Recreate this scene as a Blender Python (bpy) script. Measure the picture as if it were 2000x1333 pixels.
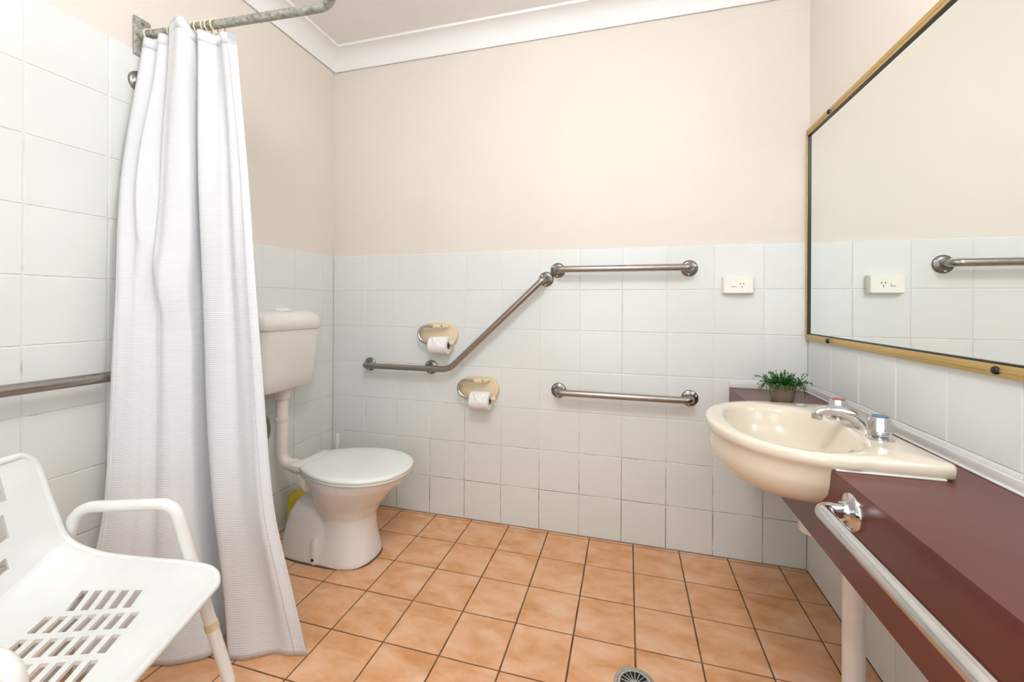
import bpy, bmesh, math, random
from mathutils import Vector, Matrix
from math import sin, cos, pi, radians, sqrt, atan2, exp

scn = bpy.context.scene
C = scn.collection
for o in list(bpy.data.objects):
    bpy.data.objects.remove(o)

# ------------------------------------------------------------------ camera
FPX, CYP = 817.783, 595.41
YAW, PITCH, ROLL = -.2694, .0014, .0062
cam_d = bpy.data.cameras.new('camera')
cam = bpy.data.objects.new('camera', cam_d)
C.objects.link(cam)
_f = Vector((sin(YAW)*cos(PITCH), cos(YAW)*cos(PITCH), sin(PITCH)))
_r = Vector((cos(YAW), -sin(YAW), 0))
_u = _r.cross(_f)
_r2 = _r*cos(ROLL) + _u*sin(ROLL)
_u2 = _u*cos(ROLL) - _r*sin(ROLL)
_m = Matrix((_r2, _u2, -_f)).transposed().to_4x4()
_m.translation = Vector((1.6405, -2.0606, 1.124))
cam.matrix_world = _m
cam_d.sensor_fit = 'HORIZONTAL'
cam_d.sensor_width = 36.0
cam_d.lens = 36.0*FPX/2000.0
cam_d.shift_y = -(666.5-CYP)/2000.0
cam_d.clip_start = .02
scn.camera = cam

# ------------------------------------------------------------------ world, lights, exposure
wd = bpy.data.worlds.new('room_world')
scn.world = wd
wd.use_nodes = True
wd.node_tree.nodes['Background'].inputs[0].default_value = (.9, .95, 1, 1)
wd.node_tree.nodes['Background'].inputs[1].default_value = .25

def area(name, loc, target, sx, sy, power, col=(1, 1, 1)):
    l = bpy.data.lights.new(name, 'AREA')
    l.shape = 'RECTANGLE'
    l.size, l.size_y = sx, sy
    l.energy = power
    l.color = col
    o = bpy.data.objects.new(name, l)
    C.objects.link(o)
    o.location = loc
    o.rotation_euler = (Vector(target)-Vector(loc)).to_track_quat('-Z', 'Y').to_euler()
    return o
area('doorway_fill', (1.45, -2.60, 1.45), (1.2, 0, 1.35), 1.1, 1.9, 12, (.90, .96, 1))  # added soft fill light, placed at the unseen doorway to brighten the room
scn.view_settings.view_transform = 'Standard'
scn.view_settings.look = 'None'
scn.view_settings.gamma = 1
scn.view_settings.use_curve_mapping = False
scn.view_settings.exposure = 0.36

# ------------------------------------------------------------------ materials
def lin(r, g, b):
    f = lambda c: (c/255/12.92) if c/255 <= .04045 else ((c/255+.055)/1.055)**2.4
    return (f(r), f(g), f(b), 1)

def new_mat(name, col, rough=.5, metal=0, spec=.5, coat=0):
    m = bpy.data.materials.new(name)
    m.use_nodes = True
    b = m.node_tree.nodes['Principled BSDF']
    b.inputs['Base Color'].default_value = col
    b.inputs['Roughness'].default_value = rough
    b.inputs['Metallic'].default_value = metal
    b.inputs['Specular IOR Level'].default_value = spec
    b.inputs['Coat Weight'].default_value = coat
    return m, m.node_tree, b

def noise(nt, scale, detail=4, rough=.55, coord='Object', stretch=(1, 1, 1), dist=0.0):
    tc = nt.nodes.new('ShaderNodeTexCoord')
    mp = nt.nodes.new('ShaderNodeMapping')
    mp.inputs['Scale'].default_value = stretch
    n = nt.nodes.new('ShaderNodeTexNoise')
    n.inputs['Scale'].default_value = scale
    n.inputs['Detail'].default_value = detail
    n.inputs['Roughness'].default_value = rough
    n.inputs['Distortion'].default_value = dist
    if coord == 'World':
        g = nt.nodes.new('ShaderNodeNewGeometry')
        nt.links.new(g.outputs['Position'], mp.inputs['Vector'])
    else:
        nt.links.new(tc.outputs[coord], mp.inputs['Vector'])
    nt.links.new(mp.outputs[0], n.inputs['Vector'])
    return n

def ramp(nt, fac, stops):
    r = nt.nodes.new('ShaderNodeValToRGB')
    els = r.color_ramp.elements
    while len(els) < len(stops):
        els.new(.5)
    for e, (p, c) in zip(els, stops):
        e.position = p
        e.color = c
    nt.links.new(fac, r.inputs[0])
    return r

def bump(nt, b, height, strength=.2, dist=.002):
    bp = nt.nodes.new('ShaderNodeBump')
    bp.inputs['Strength'].default_value = strength
    bp.inputs['Distance'].default_value = dist
    nt.links.new(height, bp.inputs['Height'])
    nt.links.new(bp.outputs[0], b.inputs['Normal'])

M = {}
def paint(name, c):
    m, nt, b = new_mat(name, c, .6, spec=.3)
    n = noise(nt, 220, 3, .6, 'World')
    bump(nt, b, n.outputs['Fac'], .25, .0015)
    n2 = noise(nt, 3, 3, .5, 'World')
    d = tuple(x*.97 for x in c[:3])+(1,)
    r = ramp(nt, n2.outputs['Fac'], [(.3, d), (.7, c)])
    nt.links.new(r.outputs[0], b.inputs['Base Color'])
    M[name] = m
paint('wall_paint', lin(230, 222, 212))
paint('ceiling_paint', lin(243, 239, 237))
paint('cornice_paint', lin(244, 243, 242))

def tile_mat():
    m, nt, b = new_mat('wall_tile', lin(227, 228, 225), .22, spec=.45)
    oi = nt.nodes.new('ShaderNodeObjectInfo')
    r = ramp(nt, oi.outputs['Random'], [(0, lin(226, 228, 225)), (.5, lin(227, 229, 226)), (1, lin(228, 230, 227))])
    nt.links.new(r.outputs[0], b.inputs['Base Color'])
    n = noise(nt, 9, 2, .5, 'World')
    bump(nt, b, n.outputs['Fac'], .12, .006)
    M['wall_tile'] = m
tile_mat()

def grout_mat():
    m, nt, b = new_mat('wall_grout', lin(230, 228, 224), .85, spec=.2)
    n = noise(nt, 5, 5, .7, 'World')
    # mould that has grown in the joints of the two lowest courses
    g = nt.nodes.new('ShaderNodeNewGeometry')
    s = nt.nodes.new('ShaderNodeSeparateXYZ')
    nt.links.new(g.outputs['Position'], s.inputs[0])
    mr = nt.nodes.new('ShaderNodeMapRange')
    mr.inputs['From Min'].default_value = .7
    mr.inputs['From Max'].default_value = .1
    mr.inputs['To Min'].default_value = -.08
    mr.inputs['To Max'].default_value = .15
    nt.links.new(s.outputs['Z'], mr.inputs['Value'])
    ad = nt.nodes.new('ShaderNodeMath')
    nt.links.new(n.outputs['Fac'], ad.inputs[0])
    nt.links.new(mr.outputs[0], ad.inputs[1])
    r = ramp(nt, ad.outputs[0], [(.5, lin(230, 228, 224)), (.68, lin(165, 155, 144)), (.86, lin(92, 82, 74))])
    nt.links.new(r.outputs[0], b.inputs['Base Color'])
    M['wall_grout'] = m
grout_mat()

def floor_tile_mat():
    m, nt, b = new_mat('terracotta_tile', lin(222, 160, 118), .38, spec=.4)
    tc = nt.nodes.new('ShaderNodeTexCoord')
    oi = nt.nodes.new('ShaderNodeObjectInfo')
    mul = nt.nodes.new('ShaderNodeVectorMath')
    mul.operation = 'MULTIPLY_ADD'
    nt.links.new(oi.outputs['Random'], mul.inputs[0])
    mul.inputs[1].default_value = (37.1, 19.7, 11.3)
    nt.links.new(tc.outputs['Object'], mul.inputs[2])
    mp = nt.nodes.new('ShaderNodeMapping')
    mp.inputs['Scale'].default_value = (1, 1.7, 1)
    mp.inputs['Rotation'].default_value = (0, 0, .5)
    nt.links.new(mul.outputs[0], mp.inputs[0])
    n = nt.nodes.new('ShaderNodeTexNoise')
    n.inputs['Scale'].default_value = 8
    n.inputs['Detail'].default_value = 5
    n.inputs['Roughness'].default_value = .58
    n.inputs['Distortion'].default_value = .35
    nt.links.new(mp.outputs[0], n.inputs['Vector'])
    r = ramp(nt, n.outputs['Fac'], [(.28, lin(206, 146, 94)), (.44, lin(220, 164, 118)), (.57, lin(229, 178, 138)), (.74, lin(232, 198, 162))])
    nt.links.new(r.outputs[0], b.inputs['Base Color'])
    bump(nt, b, n.outputs['Fac'], .1, .003)
    M['terracotta_tile'] = m
floor_tile_mat()

def floor_grout_mat():
    m, nt, b = new_mat('floor_grout', lin(108, 80, 56), .9, spec=.2)
    n = noise(nt, 14, 4, .6, 'World')
    r = ramp(nt, n.outputs['Fac'], [(.3, lin(88, 60, 38)), (.7, lin(136, 106, 78))])
    nt.links.new(r.outputs[0], b.inputs['Base Color'])
    M['floor_grout'] = m
floor_grout_mat()

def simple(name, c, rough=.4, metal=0, spec=.5, coat=0, nscale=0, nbump=0):
    m, nt, b = new_mat(name, c, rough, metal, spec, coat)
    if nscale:
        n = noise(nt, nscale, 3)
        d = tuple(x*.9 for x in c[:3])+(1,)
        r = ramp(nt, n.outputs['Fac'], [(.35, d), (.65, c)])
        nt.links.new(r.outputs[0], b.inputs['Base Color'])
        if nbump:
            bump(nt, b, n.outputs['Fac'], nbump)
    M[name] = m
    return m, nt, b
simple('ceramic_white', lin(238, 233, 228), .12, spec=.5, coat=.3, nscale=2)
simple('plastic_white', lin(242, 242, 238), .28, nscale=3)
simple('cistern_plastic', lin(238, 233, 228), .3, nscale=2)
simple('chair_plastic', lin(236, 237, 234), .32, nscale=4)
simple('chair_paint', lin(240, 238, 234), .3, nscale=6)
simple('basin_ceramic', lin(233, 221, 202), .1, spec=.5, coat=.4, nscale=2)
simple('chrome', (.68, .68, .69, 1), .13, metal=1, nscale=20)
simple('cream_plastic', lin(232, 214, 178), .4, nscale=10)
simple('paper_white', lin(246, 244, 242), .9, spec=.1, nscale=60, nbump=.2)
simple('cardboard', lin(160, 130, 95), .9, nscale=30)
simple('outlet_plastic', lin(246, 243, 233), .35, nscale=6)
simple('black_plastic', lin(22, 20, 18), .4, nscale=30)
simple('dark_void', lin(30, 26, 22), .8, nscale=30)
simple('upstand_white', lin(226, 224, 220), .3, nscale=12)
simple('pot_concrete', lin(158, 138, 122), .85, nscale=40, nbump=.3)
simple('yellow_plastic', lin(226, 205, 40), .4, nscale=20)
simple('rubber_grey', lin(120, 116, 110), .7, nscale=30)
simple('aged_clip', lin(222, 205, 160), .5, nscale=30)
simple('pvc_white', lin(240, 230, 222), .3, nscale=8)
simple('sealant', lin(96, 84, 74), .8, nscale=30)
simple('red_dot', lin(176, 96, 88), .3, nscale=30)
simple('blue_dot', lin(84, 122, 160), .3, nscale=30)
simple('door_white', lin(238, 236, 230), .4, nscale=5)
simple('ring_plastic', lin(226, 214, 180), .35, nscale=30)

def steel(name, c, rough, stretch):
    m, nt, b = new_mat(name, c, rough, 1)
    n = noise(nt, 60, 3, .5, 'Object', stretch)
    r = ramp(nt, n.outputs['Fac'], [(.3, tuple(x*.85 for x in c[:3])+(1,)), (.7, c)])
    nt.links.new(r.outputs[0], b.inputs['Base Color'])
    M[name] = m
steel('brushed_steel', (.40, .375, .35, 1), .3, (1, 1, 1))
steel('flange_steel', (.29, .275, .26, 1), .32, (1, 1, 1))
steel('braided_steel', (.30, .29, .27, 1), .4, (1, 1, 6))
steel('drain_metal', (.62, .61, .58, 1), .4, (1, 1, 1))

def rusty():
    m, nt, b = new_mat('aged_zinc', (.5, .5, .5, 1), .45, .7)
    n = noise(nt, 70, 5, .7)
    r = ramp(nt, n.outputs['Fac'], [(.3, lin(92, 70, 52)), (.38, lin(150, 144, 130)), (.55, lin(186, 188, 182)), (.75, lin(206, 208, 204))])
    nt.links.new(r.outputs[0], b.inputs['Base Color'])
    bump(nt, b, n.outputs['Fac'], .5, .001)
    M['aged_zinc'] = m
rusty()

def gold():
    m, nt, b = new_mat('gold_anodised', lin(212, 178, 108), .42, .75)
    n = noise(nt, 30, 3, .5, 'Object', (1, .05, 1))
    r = ramp(nt, n.outputs['Fac'], [(.3, lin(200, 168, 104)), (.7, lin(214, 184, 124))])
    nt.links.new(r.outputs[0], b.inputs['Base Color'])
    M['gold_anodised'] = m
gold()
simple('mirror_silver', (.90, .925, .905, 1), .004, metal=1)
def mirror_fix():
    nt = M['mirror_silver'].node_tree
    b = nt.nodes['Principled BSDF']
    n = noise(nt, 2.5, 2)
    r = ramp(nt, n.outputs['Fac'], [(.3, (.885, .915, .895, 1)), (.7, (.905, .93, .91, 1))])
    nt.links.new(r.outputs[0], b.inputs['Base Color'])
mirror_fix()

def laminate():
    m, nt, b = new_mat('burgundy_laminate', lin(92, 42, 38), .30, spec=.5)
    n = noise(nt, 5, 2, .5, 'World')
    r = ramp(nt, n.outputs['Fac'], [(.25, lin(94, 43, 38)), (.5, lin(98, 46, 41)), (.75, lin(102, 49, 44))])
    nt.links.new(r.outputs[0], b.inputs['Base Color'])
    M['burgundy_laminate'] = m
laminate()

def cloth():
    m, nt, b = new_mat('curtain_cloth', lin(237, 238, 240), .85, spec=.15)
    g = nt.nodes.new('ShaderNodeNewGeometry')
    w = nt.nodes.new('ShaderNodeTexWave')
    w.bands_direction = 'Z'
    w.inputs['Scale'].default_value = 45
    w.inputs['Distortion'].default_value = .4
    w.inputs['Detail Scale'].default_value = 3
    nt.links.new(g.outputs['Position'], w.inputs['Vector'])
    n = noise(nt, 160, 3, .6, 'World')
    mx = nt.nodes.new('ShaderNodeMath')
    mx.operation = 'MULTIPLY_ADD'
    nt.links.new(n.outputs['Fac'], mx.inputs[0])
    mx.inputs[1].default_value = .6
    nt.links.new(w.outputs['Fac'], mx.inputs[2])
    bump(nt, b, mx.outputs[0], .22, .0022)
    tr = nt.nodes.new('ShaderNodeBsdfTranslucent')
    tr.inputs[0].default_value = lin(237, 238, 240)
    ms = nt.nodes.new('ShaderNodeMixShader')
    ms.inputs[0].default_value = .14
    out = nt.nodes['Material Output']
    nt.links.new(b.outputs[0], ms.inputs[1])
    nt.links.new(tr.outputs[0], ms.inputs[2])
    nt.links.new(ms.outputs[0], out.inputs['Surface'])
    M['curtain_cloth'] = m
cloth()

def leaf():
    m, nt, b = new_mat('leaf_green', lin(58, 110, 40), .5)
    n = noise(nt, 120, 3, .6, 'World')
    r = ramp(nt, n.outputs['Fac'], [(.3, lin(22, 74, 16)), (.55, lin(46, 112, 28)), (.75, lin(96, 152, 58))])
    nt.links.new(r.outputs[0], b.inputs['Base Color'])
    M['leaf_green'] = m
leaf()

def glow():
    m, nt, b = new_mat('lamp_diffuser', (1, 1, 1, 1), .4)
    b.inputs['Emission Color'].default_value = (.92, .965, 1, 1)
    b.inputs['Emission Strength'].default_value = 33.0
    n = noise(nt, 4, 2)
    r = ramp(nt, n.outputs['Fac'], [(.3, (.9, .9, .9, 1)), (.7, (.95, .95, .95, 1))])
    nt.links.new(r.outputs[0], b.inputs['Base Color'])
    M['lamp_diffuser'] = m
glow()

# ------------------------------------------------------------------ helpers
def link_obj(name, data, mat=None, parent=None, loc=None):
    o = bpy.data.objects.new(name, data)
    C.objects.link(o)
    if mat and data is not None and len(data.materials) == 0:
        data.materials.append(M[mat])
    if parent is not None:
        o.parent = parent
    if loc is not None:
        o.location = loc
    return o

def from_bm(name, bm, mat, parent=None, loc=None, smooth=True, angle=40):
    bmesh.ops.recalc_face_normals(bm, faces=bm.faces[:])
    me = bpy.data.meshes.new(name)
    bm.to_mesh(me)
    bm.free()
    if smooth:
        for p in me.polygons:
            p.use_smooth = True
        try:
            me.set_sharp_from_angle(angle=radians(angle))
        except Exception:
            pass
    return link_obj(name, me, mat, parent, loc)

def thing(name, label, cat, loc=(0, 0, 0), rz=0, group=None):
    o = bpy.data.objects.new(name, None)
    C.objects.link(o)
    o.empty_display_size = .05
    o.location = loc
    o.rotation_euler = (0, 0, rz)
    o['label'] = label
    o['category'] = cat
    if group:
        o['group'] = group
    return o

def tag(o, label, cat, group=None):
    o['label'] = label
    o['category'] = cat
    if group:
        o['group'] = group
    return o

def add_box(bm, lo, hi, bev=0, seg=2):
    r = bmesh.ops.create_cube(bm, size=1)
    vs = r['verts']
    for v in vs:
        v.co = Vector([lo[i] + (v.co[i]+.5)*(hi[i]-lo[i]) for i in range(3)])
    if bev:
        es = list({e for v in vs for e in v.link_edges})
        bmesh.ops.bevel(bm, geom=es, offset=bev, segments=seg, profile=.5, affect='EDGES')

def box(name, lo, hi, mat, parent=None, bev=0, seg=2, smooth=True):
    bm = bmesh.new()
    add_box(bm, lo, hi, bev, seg)
    return from_bm(name, bm, mat, parent, smooth=smooth)

def add_loft(bm, rings, cap0=True, cap1=True, closed=True):
    vr = [[bm.verts.new(p) for p in r] for r in rings]
    n = len(vr[0])
    for a, b in zip(vr, vr[1:]):
        for i in range(n if closed else n-1):
            j = (i+1) % n
            bm.faces.new((a[i], a[j], b[j], b[i]))
    if cap0:
        bm.faces.new(vr[0])
    if cap1:
        bm.faces.new(vr[-1])
    return vr

def add_lathe(bm, prof, seg=32, origin=(0, 0, 0), axis='Z'):
    o = Vector(origin)
    def P(r, h, a):
        c, s = r*cos(a), r*sin(a)
        if axis == 'Z':
            return o+Vector((c, s, h))
        if axis == 'Y':
            return o+Vector((c, h, s))
        return o+Vector((h, c, s))
    rings = []
    for r, h in prof:
        if r <= 1e-6:
            rings.append([bm.verts.new(P(0, h, 0))])
        else:
            rings.append([bm.verts.new(P(r, h, 2*pi*k/seg)) for k in range(seg)])
    for a, b in zip(rings, rings[1:]):
        for k in range(seg):
            j = (k+1) % seg
            if len(a) == 1 and len(b) == 1:
                continue
            if len(a) == 1:
                bm.faces.new((a[0], b[k], b[j]))
            elif len(b) == 1:
                bm.faces.new((a[k], a[j], b[0]))
            else:
                bm.faces.new((a[k], a[j], b[j], b[k]))

def fillet(pts, rads, seg=8):
    pts = [Vector(p) for p in pts]
    if not isinstance(rads, (list, tuple)):
        rads = [rads]*len(pts)
    out = [pts[0]]
    for i in range(1, len(pts)-1):
        a, p, b = pts[i-1], pts[i], pts[i+1]
        d1, d2 = (a-p).normalized(), (b-p).normalized()
        ang = d1.angle(d2)
        r = rads[i]
        if r <= 0 or ang > 3.1:
            out.append(p)
            continue
        t = min(r/math.tan(ang/2), (a-p).length*.49, (b-p).length*.49)
        r = t*math.tan(ang/2)
        s, e = p+d1*t, p+d2*t
        cdir = (d1+d2).normalized()
        cen = p+cdir*(r/sin(ang/2))
        v0, v1 = s-cen, e-cen
        w = v0.angle(v1)
        for k in range(seg+1):
            f = k/seg
            out.append(cen+(v0*sin((1-f)*w)+v1*sin(f*w))/sin(w))
    out.append(pts[-1])
    return out

def add_tube(bm, path, rad, seg=16, cap=True):
    path = [Vector(p) for p in path]
    n = len(path)
    rads = rad if isinstance(rad, (list, tuple)) else [rad]*n
    t0 = (path[1]-path[0]).normalized()
    ref = Vector((0, 0, 1)) if abs(t0.z) < .9 else Vector((1, 0, 0))
    nrm = t0.cross(ref).normalized()
    rings = []
    pt = t0
    for i, p in enumerate(path):
        if i == 0:
            t = t0
        elif i == n-1:
            t = (path[i]-path[i-1]).normalized()
        else:
            t = ((path[i]-path[i-1]).normalized()+(path[i+1]-path[i]).normalized()).normalized()
        q = pt.rotation_difference(t)
        nrm = (q @ nrm).normalized()
        pt = t
        bn = t.cross(nrm)
        rings.append([p+(nrm*cos(2*pi*k/seg)+bn*sin(2*pi*k/seg))*rads[i] for k in range(seg)])
    add_loft(bm, rings, cap, cap)

def tube(name, path, rad, mat, parent=None, seg=16):
    bm = bmesh.new()
    add_tube(bm, path, rad, seg)
    return from_bm(name, bm, mat, parent)

def lathe(name, prof, mat, parent=None, origin=(0, 0, 0), axis='Z', seg=32, angle=40):
    bm = bmesh.new()
    add_lathe(bm, prof, seg, origin, axis)
    return from_bm(name, bm, mat, parent, angle=angle)

def add_prism(bm, pts, vec, bev=0, seg=2):
    vs = [bm.verts.new(p) for p in pts]
    f = bm.faces.new(vs)
    r = bmesh.ops.extrude_face_region(bm, geom=[f])
    nv = [g for g in r['geom'] if isinstance(g, bmesh.types.BMVert)]
    for v in nv:
        v.co += Vector(vec)
    if bev:
        es = [e for e in bm.edges if e.is_valid]
        bmesh.ops.bevel(bm, geom=es, offset=bev, segments=seg, profile=.5, affect='EDGES')

def smooth_step(a, b, x):
    t = max(0, min(1, (x-a)/(b-a)))
    return t*t*(3-2*t)

def interp(tab, x):
    if x <= tab[0][0]:
        return tab[0][1]
    for (a, va), (b, vb) in zip(tab, tab[1:]):
        if x <= b:
            t = (x-a)/(b-a)
            return va+(vb-va)*t
    return tab[-1][1]

def catmull(keys, n):
    out = []
    m = len(keys)
    for i in range(n):
        u = i/(n-1)*(m-1)
        k = min(int(u), m-2)
        t = u-k
        p0, p1, p2, p3 = keys[max(k-1, 0)], keys[k], keys[k+1], keys[min(k+2, m-1)]
        out.append(tuple(.5*((2*b)+(-a+c)*t+(2*a-5*b+4*c-d)*t*t+(-a+3*b-3*c+d)*t**3) for a, b, c, d in zip(p0, p1, p2, p3)))
    return out

# ------------------------------------------------------------------ structure
W, D, H = 2.384, 2.75, 2.56      # room: x 0..W, y 0..-D, z 0..H
PF = .004                        # paint plane lies this far behind the tile faces
GF = .0022                       # grout plane

def structure(o):
    o['kind'] = 'structure'
    return o

def slab(name, lo, hi, mat):
    o = structure(box(name, lo, hi, mat, smooth=False))
    return o
wall_back = slab('wall_back', (-.15, PF, -.06), (W+.15, .15, H+.05), 'wall_paint')
wall_left = slab('wall_left', (-.15, -D-.15, -.06), (-PF, PF, H+.05), 'wall_paint')
wall_right = slab('wall_right', (W+PF, -D-.15, -.06), (W+.15, PF, H+.05), 'wall_paint')
# front wall behind the camera, with the doorway left open
bm = bmesh.new()
add_prism(bm, [(-PF, -D, -.06), (.95, -D, -.06), (.95, -D, 2.08), (1.95, -D, 2.08), (1.95, -D, -.06), (W+PF, -D, -.06), (W+PF, -D, H+.05), (-PF, -D, H+.05)], (0, -.12, 0))
wall_front = structure(from_bm('wall_front', bm, 'wall_paint', smooth=False))
ceiling = slab('ceiling', (-.15, -D-.15, H), (W+.15, .15, H+.1), 'ceiling_paint')
floor = slab('floor', (-.15, -D-.6, -.08), (W+.15, .15, -.0025), 'floor_grout')
wall_left['label'] = 'left wall, peach paint over white tiles, taller tiling by the shower'
wall_back['label'] = 'back wall, peach paint above white square tiles'
wall_right['label'] = 'right wall with white tiles, mirror and vanity'
wall_front['label'] = 'painted wall with the open doorway'
floor['label'] = 'terracotta coloured square floor tiles with dark brown grout'
ceiling['label'] = 'pale pinkish painted ceiling'

# hallway floor end / door frame around the opening
bm = bmesh.new()
add_box(bm, (.93, -D-.13, -.002), (.965, -D+.012, 2.10), .003)
add_box(bm, (1.935, -D-.13, -.002), (1.97, -D+.012, 2.10), .003)
add_box(bm, (.93, -D-.13, 2.065), (1.97, -D+.012, 2.10), .003)
d1 = structure(from_bm('door_1', bm, 'door_white'))
d1['label'] = 'white door frame around the open doorway'

def cornice(name, axis):
    # cove profile, (distance from wall, z)
    prof = [(0, 2.462), (.006, 2.462), (.008, 2.474)]
    for k in range(9):
        a = k/8*pi/2
        prof.append((.082-.074*cos(a), 2.474+.072*sin(a)))
    prof += [(.090, 2.547), (.090, H), (0, H)]
    rings = []
    if axis == 'back':
        for x, s in ((0, 1), (W, -1)):
            rings.append([(x+s*d, -d, z) for d, z in prof])
    elif axis == 'left':
        for y, s in ((0, -1), (-D, 1)):
            rings.append([(d, y+s*d, z) for d, z in prof])
    else:
        for y, s in ((0, -1), (-D, 1)):
            rings.append([(W-d, y+s*d, z) for d, z in prof])
    bm = bmesh.new()
    add_loft(bm, rings)
    o = structure(from_bm(name, bm, 'cornice_paint', angle=35))
    return o
cornice('trim_1', 'back')['label'] = 'white cove cornice along the back wall'
cornice('trim_2', 'left')['label'] = 'white cove cornice along the left wall'
cornice('trim_3', 'right')['label'] = 'white cove cornice along the right wall'

# --- tiles: one shared mesh per size
tile_cache = {}
def tile_mesh(w, h, t, bev, mat, kind):
    key = (round(w, 4), round(h, 4), kind)
    if key in tile_cache:
        return tile_cache[key]
    bm = bmesh.new()
    b = min(bev, w*.2, h*.2)
    rings = [[(-w/2, -h/2, -t), (w/2, -h/2, -t), (w/2, h/2, -t), (-w/2, h/2, -t)],
             [(-w/2, -h/2, -b), (w/2, -h/2, -b), (w/2, h/2, -b), (-w/2, h/2, -b)],
             [(-w/2+b*.35, -h/2+b*.35, -b*.3), (w/2-b*.35, -h/2+b*.35, -b*.3), (w/2-b*.35, h/2-b*.35, -b*.3), (-w/2+b*.35, h/2-b*.35, -b*.3)],
             [(-w/2+b, -h/2+b, 0), (w/2-b, -h/2+b, 0), (w/2-b, h/2-b, 0), (-w/2+b, h/2-b, 0)]]
    add_loft(bm, rings, False, True)
    bmesh.ops.recalc_face_normals(bm, faces=bm.faces[:])
    me = bpy.data.meshes.new('tile')
    bm.to_mesh(me)
    bm.free()
    me.materials.append(M[mat])
    tile_cache[key] = me
    return me

rt = random.Random(5)
def cells(lo, hi, first, pitch, joint):
    """joint lines at first + k*pitch; returns (a, b) spans cut at lo / hi"""
    k0 = math.floor((lo-first)/pitch)-1
    out = []
    for k in range(k0, k0+60):
        a, b = first+k*pitch, first+(k+1)*pitch
        a2, b2 = max(a, lo), min(b, hi)
        if b2-a2 > .008:
            out.append((a2+(joint/2 if a2 == a else .0008), b2-(joint/2 if b2 == b else .0008)))
    return out

def lay(parent, us, vs, place, rot, t, bev, mat, kind, jit):
    for (a, b) in us:
        for (c, d) in vs:
            me = tile_mesh(b-a, d-c, t, bev, mat, kind)
            o = link_obj('tile', me, None, parent)
            n = rt.uniform(-jit, jit)
            o.location = place((a+b)/2, (c+d)/2, n)
            o.rotation_euler = rot
JW = .0034
rows7 = cells(0, 1.4, 0, .2, JW)
rows10 = cells(1.4, 2.0, 0, .2, JW)
# back wall: u = x, v = z, face towards -y
lay(wall_back, cells(0, W, .2161-.2, .2, JW), rows7, lambda u, v, n: (u, n*.4, v), (pi/2, 0, 0), .004, .0018, 'wall_tile', 'wall', .0006)
# left wall: local x -> +y, face towards +x
rotL = Matrix(((0, 0, 1), (1, 0, 0), (0, 1, 0))).to_euler()
ulow = cells(-D, 0, -.0919, .2, JW)
lay(wall_left, ulow, rows7, lambda u, v, n: (n*.4, u, v), rotL, .004, .0018, 'wall_tile', 'wall', .0006)
lay(wall_left, [c for c in cells(-D, -.892, -.0919, .2, JW)], rows10, lambda u, v, n: (n*.4, u, v), rotL, .004, .0018, 'wall_tile', 'wall', .0006)
# right wall: local x -> -y, face towards -x
rotR = Matrix(((0, 0, -1), (-1, 0, 0), (0, 1, 0))).to_euler()
lay(wall_right, cells(-D, 0, -.2085, .2, JW), rows7, lambda u, v, n: (W+n*.4, u, v), rotR, .004, .0018, 'wall_tile', 'wall', .0006)
# floor
FP = .2023
lay(floor, cells(0, W, .6593, FP, .0052), cells(-D, 0, -.2205, FP, .0052), lambda u, v, n: (u, v, n*.4), (0, 0, 0), .0026, .0015, 'terracotta_tile', 'floor', .0008)
# grout beds
def bed(parent, lo, hi):
    return box('grout_bed', lo, hi, 'wall_grout', parent, smooth=False)
bed(wall_back, (0, GF, 0), (W, PF+.01, 1.4))
bed(wall_left, (-PF-.01, -D, 0), (-GF, 0, 1.4))
bed(wall_left, (-PF-.01, -D, 1.4), (-GF, -.892, 2.0))
bed(wall_right, (W+GF, -D, 0), (W+PF+.01, 0, 1.4))
# fine plaster crack high on the back wall
ck = []
rc = random.Random(3)
for k in range(12):
    ck.append((2.02+k*.0325, PF-.0002, 2.410+rc.uniform(-.004, .004)+(.006 if 4 < k < 9 else 0)))
tube('crack', ck, .0004, 'ring_plastic', wall_back, 5)

# ------------------------------------------------------------------ ceiling lamp (behind the camera's view)
cl = thing('ceiling_light', 'opal glass globe hanging from a short white ceiling fitting', 'ceiling light', (1.45, -1.62, H))
lathe('fitting', [(0, 0), (.075, 0), (.075, -.018), (.062, -.03), (.058, -.085), (0, -.085)], 'plastic_white', cl)
GR = .155
lathe('globe', [(GR*sin(pi*k/14), -.225-GR*cos(pi*k/14)) for k in range(14)]+[(.02, -.225+GR*.99)], 'lamp_diffuser', cl, seg=24)

# ------------------------------------------------------------------ grab rails
def make_flange(parent, loc, normal, rad=.037, mat='flange_steel', thick=.009, screw_a=0.4):
    """round wall plate; normal 'Y-' (back wall), 'X+' (left wall) or 'X-'"""
    bm = bmesh.new()
    prof = [(0, 0), (rad, 0), (rad, thick*.35), (rad*.93, thick*.75), (rad*.72, thick), (rad*.55, thick*1.35), (rad*.5, thick*1.9), (0, thick*1.9)]
    add_lathe(bm, prof, 32)
    q = {'Y-': Vector((0, -1, 0)), 'X+': Vector((1, 0, 0)), 'X-': Vector((-1, 0, 0))}[normal]
    R = Vector((0, 0, 1)).rotation_difference(q).to_matrix().to_4x4()
    bmesh.ops.transform(bm, matrix=Matrix.Translation(Vector(loc)) @ R, verts=bm.verts[:])
    fl = from_bm('flange', bm, mat, parent)
    for k in range(3):
        a = screw_a+k*2*pi/3
        bm = bmesh.new()
        add_lathe(bm, [(0, .0), (.0048, 0), (.0048, .0015), (.003, .0028), (0, .003)], 12, (rad*.76*cos(a), rad*.76*sin(a), thick*.85))
        bmesh.ops.transform(bm, matrix=Matrix.Translation(Vector(loc)) @ R, verts=bm.verts[:])
        from_bm('screw', bm, 'chrome', fl)
    return fl

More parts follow.
